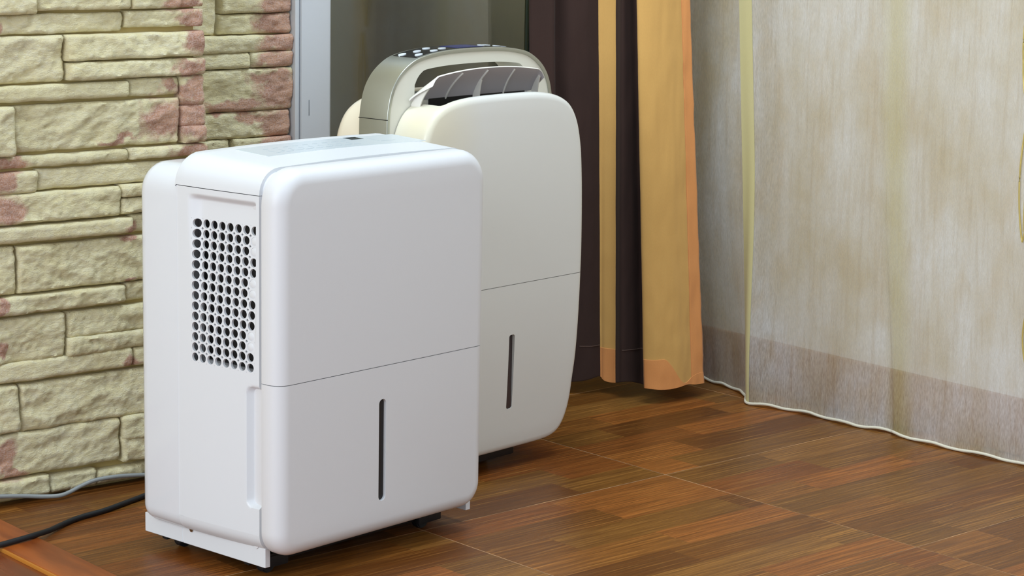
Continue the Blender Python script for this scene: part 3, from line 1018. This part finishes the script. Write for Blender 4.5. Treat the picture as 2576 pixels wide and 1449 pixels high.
for r in range(NR_):
    for c in range(NC_):
        yc_, zc_ = cy(c), cz(r)
        inner, outer, wall = [], [], []
        for a in angs:
            ca, sa = math.cos(R(a)), math.sin(R(a))
            t = min(hy / abs(ca) if abs(ca) > 1e-9 else 9, hz / abs(sa) if abs(sa) > 1e-9 else 9)
            # trim the cell corner by the small hole (interior corners only)
            sy, sz = (1 if ca > 0 else -1), (1 if sa > 0 else -1)
            nc, nr = c - sy, r - sz
            if 0 <= nc < NC_ and 0 <= nr < NR_ and abs(ca) > 1e-6 and abs(sa) > 1e-6:
                qx, qz = sy * hy, sz * hz
                bq = ca * qx + sa * qz; cq = qx * qx + qz * qz - RS * RS
                disc = bq * bq - cq
                if disc > 0: t = min(t, bq - math.sqrt(disc))
            outer.append((yc_ + ca * t, zc_ + sa * t)); inner.append((yc_ + ca * RH, zc_ + sa * RH))
        n = len(angs); b0 = len(vs)
        for p in outer: vs.append(side_pt(*p))
        for p in inner: vs.append(side_pt(*p))
        for k in range(n):
            fs.append((b0 + k, b0 + (k + 1) % n, b0 + n + (k + 1) % n, b0 + n + k))
        plug = (c == NC_ - 1 and r in PLUG)
        for p in inner: vs.append(side_pt(*p, extra=0.0006 if plug else 0.0030))
        for k in range(n):
            fs.append((b0 + n + k, b0 + n + (k + 1) % n, b0 + 2 * n + (k + 1) % n, b0 + 2 * n + k))
        if plug:
            b2 = len(vs)
            for a in angs: vs.append(side_pt(yc_ + math.cos(R(a)) * RH * .86, zc_ + math.sin(R(a)) * RH * .86, extra=0.0001))
            for k in range(n):
                fs.append((b0 + 2 * n + k, b0 + 2 * n + (k + 1) % n, b2 + (k + 1) % n, b2 + k))
            fs.append(tuple(range(b2, b2 + n)))
        # shallow walls of the small holes
        b3 = len(vs)
        for p in outer: vs.append(side_pt(*p, extra=0.0022))
        for k in range(n):
            k2 = (k + 1) % n
            mids = ((outer[k][0] + outer[k2][0]) / 2 - yc_, (outer[k][1] + outer[k2][1]) / 2 - zc_)
            if abs(mids[0]) < hy - 1e-5 and abs(mids[1]) < hz - 1e-5:
                fs.append((b0 + k, b0 + k2, b3 + k2, b3 + k))
grille = mesh_obj('side_grille', vs, fs, M_WHITE, parent=d1, smooth=38, label='white side panel with rows of round air holes')
box_obj('air_filter', (0.012, 0.10, 0.0065, 0.1215, 0.256, 0.4515), M_DARK, parent=d1, smooth=None, label='black inside of the grille')

# ---- front panel and water bucket
prof = [(0.0030, -0.0046), (0.0006, -0.0046), (0.0, -0.0060), (0.0, -0.0165)]
for k in range(1, 9):
    a = R(90 * k / 8)
    prof.append((0.0185 * (1 - math.cos(a)), -0.0165 - 0.0185 * math.sin(a)))
base = rrect(-0.0105, 0.3517, 0.0345, 0.5010, 0.032, 0.042, 12)
loops = [[(p[0], y, p[1]) for p in offset_loop(base, i)] for i, y in prof]
vs, fs = loft(loops, cap0=True, cap1=True)


def split(name, keep_above, zc, mat, label=None):
    me = bpy.data.meshes.new(name); me.from_pydata(vs, [], fs)
    bm = bmesh.new(); bm.from_mesh(me); bpy.data.meshes.remove(me)
    g = bmesh.ops.bisect_plane(bm, geom=bm.verts[:] + bm.edges[:] + bm.faces[:], plane_co=(0, 0, zc), plane_no=(0, 0, 1),
                               clear_inner=keep_above, clear_outer=not keep_above)
    ce = [e for e in g['geom_cut'] if isinstance(e, bmesh.types.BMEdge)]
    bmesh.ops.contextual_create(bm, geom=ce)
    return bm_obj(name, bm, mat, parent=d1, smooth=40, label=label)


fp = split('front_panel', True, 0.2479, M_WHITE_F)
bk = split('water_bucket', False, 0.2470, M_WHITE_F)
SX, SZ0, SZ1, SW = 0.1628, 0.0770, 0.2060, 0.0062
bm = bmesh.new()
P = rrect(SX - SW, SX + SW, SZ0, SZ1, SW * .98, SW * .98, 10)
v2, f2 = loft([[(p[0], y, p[1]) for p in P] for y in (-0.05, -0.0300)], cap0=True, cap1=True)
cut = mesh_obj('cut', v2, f2, None)
boolean(bk, [cut], smooth=40)
P = rrect(SX - SW + .0001, SX + SW - .0001, SZ0 + .0001, SZ1 - .0001, SW * .97, SW * .97, 10)
v2, f2 = loft([[(p[0], y, p[1]) for p in P] for y in (-0.0308, -0.0298)], cap0=True, cap1=True)
mesh_obj('level_window', v2, f2, M_TINT, parent=bk, smooth=40, label='narrow dark water level window')

# ---- control label on the cover
def on_top(u, v):
    """u across (x), v depth (y) -> point on the cover"""
    z = ztf(v)
    a, b = xl(v) + 0.031, XR(v) - 0.031
    t = min(1, max(0, (u - a) / (b - a)))
    return Vector((u, v, z + 0.0022 * math.sin(math.pi * t)))


def decal(name, x0, x1, y0, y1, lift, mat, parent, nx=16, label=None):
    vs, fs = [], []
    for j in (0, 1):
        for i in range(nx + 1):
            p = on_top(x0 + (x1 - x0) * i / nx, (y0, y1)[j]); vs.append(p + Vector((0, 0, lift)))
    for j in (0, 1):
        for i in range(nx + 1):
            vs.append(vs[j * (nx + 1) + i] - Vector((0, 0, 0.0006)))
    n = nx + 1
    for i in range(nx):
        fs.append((i, i + 1, n + i + 1, n + i)); fs.append((2 * n + i, 3 * n + i, 3 * n + i + 1, 2 * n + i + 1))
        fs.append((i, 2 * n + i, 2 * n + i + 1, i + 1)); fs.append((n + i, n + i + 1, 3 * n + i + 1, 3 * n + i))
    fs.append((0, n, 3 * n, 2 * n)); fs.append((nx, 2 * n + nx, 3 * n + nx, n + nx))
    return mesh_obj(name, vs, fs, mat, parent=parent, smooth=30, label=label)


lab = decal('control_label', 0.062, 0.335, 0.061, 0.1225, 0.00018, M_GREYWHITE, d1, label='pale grey-blue printed control strip')
decal('display_window', 0.244, 0.265, 0.104, 0.1205, 0.0004, M_LCD, lab, 4, label='dark little display')
rr = random.Random(5)
for i in range(9):          # key outlines and their small captions, too fine to read
    x = 0.088 + i * 0.0165
    decal('key_outline', x, x + 0.011, 0.0745, 0.0756, 0.0003, M_PRINT, lab, 2)
    decal('key_outline', x + .001, x + 0.009, 0.100, 0.1012, 0.0003, M_PRINT, lab, 2)
    decal('key_outline', x, x + 0.0011, 0.080, 0.090, 0.0003, M_PRINT, lab, 2)
decal('key_outline', 0.275, 0.300, 0.0815, 0.0824, 0.0003, M_PRINT, lab, 2)
decal('key_outline', 0.272, 0.2728, 0.083, 0.104, 0.0003, M_PRINT, lab, 2)

# ---- base: side skirts, pan, casters
bm = bmesh.new()
add_box(bm, 0.0, 0.0085, 0.0, 0.150, 0.018, 0.0425, bev=0.0006, seg=1)
add_box(bm, 0.0, 0.0085, 0.004, 0.004001 + .0, 0.018, 0.04)
add_box(bm, 0.0002, 0.0087, 0.1515, 0.2235, 0.018, 0.0425, bev=0.0006, seg=1)
add_box(bm, 0.0008, 0.0080, 0.1495, 0.152, 0.0186, 0.042)
bm_obj('base_skirt', bm, M_WHITE, parent=d1)
bm = bmesh.new()
add_box(bm, 0.356, 0.3645, 0.0, 0.150, 0.018, 0.0425, bev=0.0006, seg=1)
add_box(bm, 0.356, 0.3645, 0.1515, 0.2235, 0.018, 0.0425, bev=0.0006, seg=1)
bm_obj('base_skirt', bm, M_WHITE, parent=d1)
box_obj('base_shade_pan', (0.010, 0.3200, 0.024, 0.2135, 0.0130, 0.041), M_DARK, parent=d1, bev=0.001)  # pan set low and near black to deepen the shadow underneath
for x, y in ((0.030, 0.032), (0.030, 0.185), (0.302, 0.032), (0.312, 0.185)):
    c = empty_child('caster', d1)
    bm = bmesh.new(); add_cyl(bm, (0, 0, 0.0115), (0, 1, 0), 0.0115, 0.012, 28)
    bmesh.ops.bevel(bm, geom=[e for e in bm.edges if len(e.link_faces) == 2 and e.calc_face_angle(0) > 1], offset=0.0015, segments=2, affect='EDGES')
    wv = bm_obj('wheel', bm, M_BLACK, parent=c)
    bm = bmesh.new(); add_box(bm, -0.020, 0.022, -0.018, -0.008, 0.010, 0.028, bev=0.002)
    add_box(bm, -0.020, 0.022, 0.008, 0.018, 0.010, 0.028, bev=0.002); add_box(bm, -0.020, 0.022, -0.018, 0.018, 0.0235, 0.028, bev=0.001)
    bm_obj('caster_housing', bm, M_BLACK, parent=c)
    c.location = (x, y, 0)
bm = bmesh.new()
add_cyl(bm, (-0.0004, 0.1335, 0.0385), (1, 0, 0), 0.0032, 0.0016, 20)
add_cyl(bm, (-0.0012, 0.1335, 0.0385), (1, 0, 0), 0.0016, 0.0012, 12)
bm_obj('screw', bm, M_STEEL, parent=d1, label='small steel screw')
bm = bmesh.new()
add_cyl(bm, (0.0, 0.0150, 0.0440), (1, 0, 0), 0.0042, 0.003, 20)
bm_obj('screw_recess', bm, M_WHITE_F, parent=d1)

# ------------------------------------------------------------------ rear dehumidifier
d2 = empty('dehumidifier', F2, 'tall cream dehumidifier with silver carry handle and raised top flap, behind the white one', 'dehumidifier')
FX = 0.0180
HALF = [(0, .5432), (.03, .5430), (.058, .5424), (.082, .5408), (.105, .5375), (.124, .5320), (.140, .5235), (.1525, .5100), (.162, .4900), (.1680, .4630), (.1705, .440), (.173, .392), (.1745, .32),
        (.1738, .27), (.1715, .2), (.1685, .150), (.164, .115), (.1605, .088), (.1555, .068), (.147, .050), (.136, .0385), (.122, .0325), (.105, .0300), (.08, .0292), (0, .029)]


def sym_loop(H_, cx, n=5):
    h = catmull([(a, 0, z) for a, z in H_], n)
    right = [(cx + p.x, p.z) for p in h]                 # top -> bottom, right side
    left = [(cx - p.x, p.z) for p in h]                  # top -> bottom, left side
    # ccw seen from the front (x right, z up): bottom -> right side up -> top -> left side down
    L = right[::-1] + left[1:-1]
    return L


front = sym_loop(HALF, FX)


def bulge(z):
    return 0.010 * max(0, (0.26 - z) / 0.26) ** 2 + 0.004 * max(0, (z - 0.35) / 0.2) ** 2


prof2 = [(0.0, 0.062), (0.0, 0.0105), (0.0005, 0.0065), (0.0018, 0.0035), (0.0040, 0.0015), (0.0075, 0.0003), (0.0100, 0.0)]
loops = []
for i, y in prof2:
    loops.append([(p[0], y + (bulge(p[1]) if y < .05 else 0), p[1]) for p in (offset_loop(front, i) if i else front)])
last = offset_loop(front, 0.010)
for s in (0.92, 0.8, 0.65, 0.5, 0.35, 0.2, 0.08):
    loops.append([(FX + (p[0] - FX) * s, 0.0 + bulge(0.27 + (p[1] - 0.27) * s), 0.27 + (p[1] - 0.27) * s) for p in last])
V2, F2_ = loft(loops, cap1=True, cap0=True)


def split2(name, above, zc, mat, label=None):
    me = bpy.data.meshes.new(name); me.from_pydata(V2, [], F2_)
    bm = bmesh.new(); bm.from_mesh(me); bpy.data.meshes.remove(me)
    g = bmesh.ops.bisect_plane(bm, geom=bm.verts[:] + bm.edges[:] + bm.faces[:], plane_co=(0, 0, zc), plane_no=(0, 0, 1),
                               clear_inner=above, clear_outer=not above)
    ce = [e for e in g['geom_cut'] if isinstance(e, bmesh.types.BMEdge)]
    bmesh.ops.contextual_create(bm, geom=ce)
    return bm_obj(name, bm, mat, parent=d2, smooth=40, label=label)


fs2 = split2('front_shell', True, 0.2729, M_CREAM)
bk2 = split2('water_bucket', False, 0.2721, M_CREAM)
boolean(fs2, [box_obj('cut', (FX - 0.121, FX + 0.128, 0.0125, 0.0595, 0.485, 0.60), None, bev=0.006, seg=3)], smooth=40)
# dark liner of the air outlet
bm = bmesh.new()
x0, x1, y0, y1, z0, z1 = FX - 0.1203, FX + 0.1273, 0.0132, 0.0588, 0.4860, 0.5300
vv = [bm.verts.new(p) for p in ((x0, y0, z0), (x1, y0, z0), (x1, y1, z0), (x0, y1, z0), (x0, y0, z1), (x1, y0, z1), (x1, y1, z1), (x0, y1, z1))]
for f in ((0, 1, 2, 3), (0, 1, 5, 4), (1, 2, 6, 5), (2, 3, 7, 6), (3, 0, 4, 7)): bm.faces.new([vv[k] for k in f])
bm_obj('air_outlet', bm, M_DARK, parent=d2, smooth=None, label='black air outlet slot')
box_obj('outlet_back', (FX - 0.098, FX + 0.102, 0.0580, 0.0594, 0.51, 0.5398), M_DARK, parent=d2, smooth=None, label='black inner wall of the air outlet')
# level window
P = []
def lean_slot(w_, y0, y1, e=0.0):
    L0, L1 = [], []
    for p in rrect(-w_, w_, 0.0915 + e, 0.2000 - e, 0.0035, 0.0035, 6):
        L0.append((0.0372 + p[0], y0, p[1])); L1.append((0.0372 + p[0], y1, p[1]))
    return [L0, L1]
v3, f3 = loft(lean_slot(0.0060, -0.02, 0.0068), cap0=True, cap1=True)
boolean(bk2, [mesh_obj('cut', v3, f3, None)], smooth=40)
v3, f3 = loft(lean_slot(0.0059, 0.0052, 0.0072, 0.0001), cap0=True, cap1=True)
mesh_obj('level_window', v3, f3, M_TINT2, parent=bk2, smooth=40, label='narrow dark water level window')

# arch with the carry handle
AX = 0.0145
ARCH = [(0, .6038), (.035, .6034), (.065, .6018), (.092, .5985), (.115, .5935), (.133, .5850), (.148, .5740), (.159, .5610), (.166, .5470), (.1705, .530), (.1725, .515), (.1730, .49), (.173, .40), (.1730, .30), (.172, .2),
        (.168, .12), (.160, .07), (.148, .045), (.13, .034), (.10, .0305), (0, .030)]
arch = sym_loop(ARCH, AX)
# silver band: a closed ring
out_, inn = arch, offset_loop(arch, 0.0056)
sections = [(inn, 0.0640), (inn, 0.0620), (offset_loop(arch, 0.0010), 0.0612), (offset_loop(arch, 0.0003), 0.0616), (out_, 0.0624), (out_, 0.1146), (offset_loop(arch, 0.0008), 0.1154), (inn, 0.1154), (inn, 0.1130), (inn, 0.0640)]
loops = [[(p[0], y, p[1]) for p in L] for L, y in sections]
vs, fs = loft(loops)
band = mesh_obj('silver_band', vs, fs, M_SILVER, parent=d2, smooth=40, merge=1e-6, label='silver arched band')
# seam across the band on both sides
band_seam_z = 0.5135
for s in (-1, 1):
    box_obj('band_seam', (AX + s * 0.1725 - 0.0012, AX + s * 0.1725 + 0.0009, 0.0612, 0.1154, band_seam_z - 0.0004, band_seam_z + 0.0004), M_DARK, parent=band, smooth=None)
corep = offset_loop(arch, 0.0050)
cv, cf = loft([[(p[0], y, p[1]) for p in corep] for y in (0.0634, 0.1132)], cap0=True, cap1=True)
core2 = mesh_obj('handle_body', cv, cf, M_CREAM_F, parent=d2, smooth=40, label='cream arch with handle opening')
HOLE = [(-0.118, .500), (-0.118, .552), (-0.1165, .560), (-0.1115, .5680), (-0.1040, .5745), (-0.094, .5782), (-.06, .5812), (-.02, .5824), (.02, .5824), (.06, .5812), (.094, .5782), (.104, .5745), (.1115, .5680), (.1165, .560), (.118, .552), (.118, .500)]
hp = [(AX + p.x, p.z) for p in catmull([(a, 0, z) for a, z in HOLE], 4)]
hl = [[(p[0], y, p[1]) for p in hp[::-1]] for y in (0.05, 0.13)]
cv, cf = loft(hl, cap0=True, cap1=True)
boolean(core2, [mesh_obj('cut', cv, cf, None)], smooth=40)
# glossy sloping floor of the handle opening
vs, fs = loft([[(AX - .1178, y, z), (AX + .1178, y, z)] for y, z in [(0.0640, 0.5360), (0.068, 0.5420), (0.075, 0.5455), (0.085, 0.5465), (0.095, 0.5455), (0.104, 0.5410), (0.1128, 0.5300)]], close=False)
mesh_obj('handle_floor', vs, fs, M_CHROME, parent=d2, smooth=180, label='shiny grey floor of the handle opening')

# rear body
rear = sym_loop([(a, z) for a, z in HALF], 0.0035)
loops = [[(p[0], y, p[1]) for p in (offset_loop(rear, i) if i else rear)] for i, y in [(0, 0.1130), (0, 0.148), (0.0012, 0.155), (0.005, 0.161), (0.011, 0.165), (0.02, 0.167)]]
vs, fs = loft(loops, cap0=True, cap1=True)
mesh_obj('rear_shell', vs, fs, M_CREAM2, parent=d2, smooth=40)
box_obj('base_shade_pan', (FX - 0.125, FX + 0.062, 0.030, 0.150, 0.013, 0.033), M_DARK, parent=d2, bev=0.002)  # black box added to stand for the shadow under the body

# control panel along the top of the band
h_ = [p for p in catmull([(a, 0, z) for a, z in ARCH], 8)]


def arch_z(x):
    a = abs(x - AX)
    for p, q in zip(h_, h_[1:]):
        if p.x <= a <= q.x: return p.z + (q.z - p.z) * (a - p.x) / max(1e-9, q.x - p.x)
    return 0.6


def on_band(name, x0, x1, y0, y1, lift, mat, parent, nx=30, label=None, rnd=0.0):
    vs, fs = [], []
    n = nx + 1
    for l in (lift, 0.0002 - 0.0006):
        for j in (0, 1):
            for i in range(n):
                x = x0 + (x1 - x0) * i / nx
                ins = rnd * (1 - math.sqrt(max(0, 1 - (2 * i / nx - 1) ** 2))) if rnd else 0
                y = (y0 + ins, y1 - ins)[j]
                vs.append((x, y, arch_z(x) + l))
    for i in range(nx):
        fs.append((i, i + 1, n + i + 1, n + i)); fs.append((i, 2 * n + i, 2 * n + i + 1, i + 1)); fs.append((n + i, n + i + 1, 3 * n + i + 1, 3 * n + i))
    fs.append((0, n, 3 * n, 2 * n)); fs.append((nx, 2 * n + nx, 3 * n + nx, n + nx))
    return mesh_obj(name, vs, fs, mat, parent=parent, smooth=30, label=label)


cp = on_band('control_panel', -0.098, 0.128, 0.0665, 0.1105, 0.0006, M_PANEL, d2, 60, label='glossy black control panel')
on_band('display', -0.012, 0.042, 0.0700, 0.1040, 0.0009, M_BLUE, cp, 8, label='blue display')
for x, y in ((-0.092, 0.0985), (-0.086, 0.0730), (-0.070, 0.0915), (-0.056, 0.0730), (-0.045, 0.098), (-0.032, 0.080),
             (0.060, 0.090), (0.076, 0.075), (0.083, 0.1000), (0.102, 0.086)):
    on_band('button', x - 0.0062, x + 0.0062, y - 0.0048, y + 0.0048, 0.0016, M_KEY, cp, 12, rnd=0.0045)

# raised louvre flap
fl = empty_child('louvre_flap', d2)
FXC = 0.0125
TOPZ = lambda x: 0.5782 - 0.0085 * (abs(x - FXC) / 0.11) ** 2.2
nx, nz = 40, 6
vs, fs = [], []
yb_, zb_, yt_ = 0.0585, 0.5375, 0.0290


def flap_pt(u, v, off=0.0):
    """u 0..1 along, v 0..1 up"""
    wb, wt = 0.131, 0.1165
    hw = wb + (wt - wb) * max(v, 0) ** 1.5
    x = FXC + (2 * u - 1) * hw
    zt = TOPZ(x) - (0.010 * max(0, abs(2 * u - 1) - .93) / .07)
    z = zb_ + (zt - zb_) * v
    y = yb_ + (yt_ - yb_) * v + 0.004 * math.sin(math.pi * v)
    nrm = Vector((0, -(zt - zb_), -(yb_ - yt_))).normalized()
    return Vector((x, y, z)) + nrm * off


for side in (0, 1):
    for j in range(nz + 1):
        for i in range(nx + 1):
            vs.append(flap_pt(i / nx, j / nz, 0.0 if side == 0 else -0.0022))
n = nx + 1; q = n * (nz + 1)
for j in range(nz):
    for i in range(nx):
        a = j * n + i
        fs.append((a, a + 1, a + n + 1, a + n)); fs.append((q + a, q + a + n, q + a + n + 1, q + a + 1))
for i in range(nx):
    a = nz * n + i; fs.append((a, a + 1, q + a + 1, q + a)); fs.append((i, q + i, q + i + 1, i + 1))
for j in range(nz):
    a = j * n; fs.append((a, a + n, q + a + n, q + a)); a += nx; fs.append((a, q + a, q + a + n, a + n))
fp_ = mesh_obj('flap_plate', vs, fs, M_FLAP, parent=fl, smooth=40)
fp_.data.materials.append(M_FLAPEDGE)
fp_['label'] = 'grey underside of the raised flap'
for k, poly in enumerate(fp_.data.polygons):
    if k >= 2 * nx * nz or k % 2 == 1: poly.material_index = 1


def fin(u, depth_b, depth_t, thick, vmin=0.0, vmax=0.93, name='flap_rib'):
    A = [flap_pt(u, vmin + (vmax - vmin) * k / 8) for k in range(9)]
    B = [flap_pt(u, vmin + (vmax - vmin) * k / 8, depth_b + (depth_t - depth_b) * k / 8) for k in range(9)]
    vs, fs = [], []
    for sx in (-thick / 2, thick / 2):
        for p, q_ in zip(A, B):
            vs.append((p.x + sx, p.y, p.z)); vs.append((q_.x + sx, q_.y, q_.z))
    m = 18
    for k in range(8):
        a = 2 * k
        fs.append((a, a + 1, a + 3, a + 2)); fs.append((m + a, m + a + 2, m + a + 3, m + a + 1))
        fs.append((a + 1, m + a + 1, m + a + 3, a + 3))
    fs.append((16, 17, m + 17, m + 16)); fs.append((0, m, m + 1, 1))
    mesh_obj(name, vs, fs, M_FLAPEDGE, parent=fl, smooth=None)


fin(0.03, 0.020, 0.004, 0.0018, vmin=-0.22, vmax=0.82, name='flap_cheek')
fin(0.97, 0.020, 0.004, 0.0018, vmin=-0.22, vmax=0.82, name='flap_cheek')
fin(0.27, 0.0022, 0.0022, 0.0014)
fin(0.49, 0.0024, 0.0024, 0.0016)
fin(0.49, 0.020, 0.0030, 0.0022, vmin=-0.25, vmax=0.60, name='flap_support')
fin(0.73, 0.0022, 0.0022, 0.0014)
for x, y in ((-0.07, 0.075), (-0.07, 0.135), (0.06, 0.075), (0.06, 0.135)):
    c = empty_child('caster', d2)
    bm = bmesh.new(); add_cyl(bm, (0, 0, 0.0115), (0, 1, 0), 0.0115, 0.012, 24); bm_obj('wheel', bm, M_BLACK, parent=c)
    bm = bmesh.new(); add_box(bm, -0.014, 0.014, -0.012, -0.0075, 0.010, 0.030, bev=0.001); add_box(bm, -0.014, 0.014, 0.0075, 0.012, 0.010, 0.030, bev=0.001); bm_obj('caster_housing', bm, M_BLACK, parent=c)
    c.location = (x, y, 0)

# ------------------------------------------------------------------ cables
def cable(name, pts, r, mat, label):
    P = catmull([(x, y, z) for x, y, z in pts], 8)
    o0 = Vector((pts[0][0], pts[0][1], 0))
    o = tube(name, [p - o0 for p in P], r, mat, fr=FW, seg=14, smooth=180)
    o.location = FW.o + Matrix.Rotation(FW.rz, 3, 'Z') @ o0
    tag(o, label, 'cable')
    return o


cable('power_cable', [(-0.345, -0.020, .0035), (-0.330, -0.014, .010), (-0.300, -0.012, 0.0240), (-0.2486, -0.010, 0.0215), (-0.2137, -0.009, 0.0172), (-0.1788, -0.009, 0.0120), (-0.1509, -0.012, 0.0075), (-0.1292, -0.016, 0.0062),
                      (-0.1131, -0.014, 0.0079), (-0.0926, -0.010, 0.0126), (-0.0699, -0.008, 0.0164), (-0.0390, -0.008, 0.0165), (-0.0045, -0.008, 0.0133), (0.0432, -0.008, 0.0075), (0.10, -0.012, 0.0029)], 0.0029, M_GREYCAB,
      'grey cable running along the foot of the stone wall')
cable('power_cable', [(-0.3733, -0.1948, 0.0098), (-0.3342, -0.1908, 0.0098), (-0.3045, -0.1854, 0.0098), (-0.28, -0.1802, 0.0098), (-0.251, -0.1724, 0.0096), (-0.218, -0.1527, 0.0058), (-0.1866, -0.1316, 0.0038),
                      (-0.1557, -0.1177, 0.0038), (-0.1148, -0.108, 0.0038), (-0.0763, -0.0933, 0.0038), (-0.0442, -0.0803, 0.0038), (0.0144, -0.0555, 0.0038)], 0.0036, M_BLACK,
      'black cable crossing the wooden threshold towards the front dehumidifier')
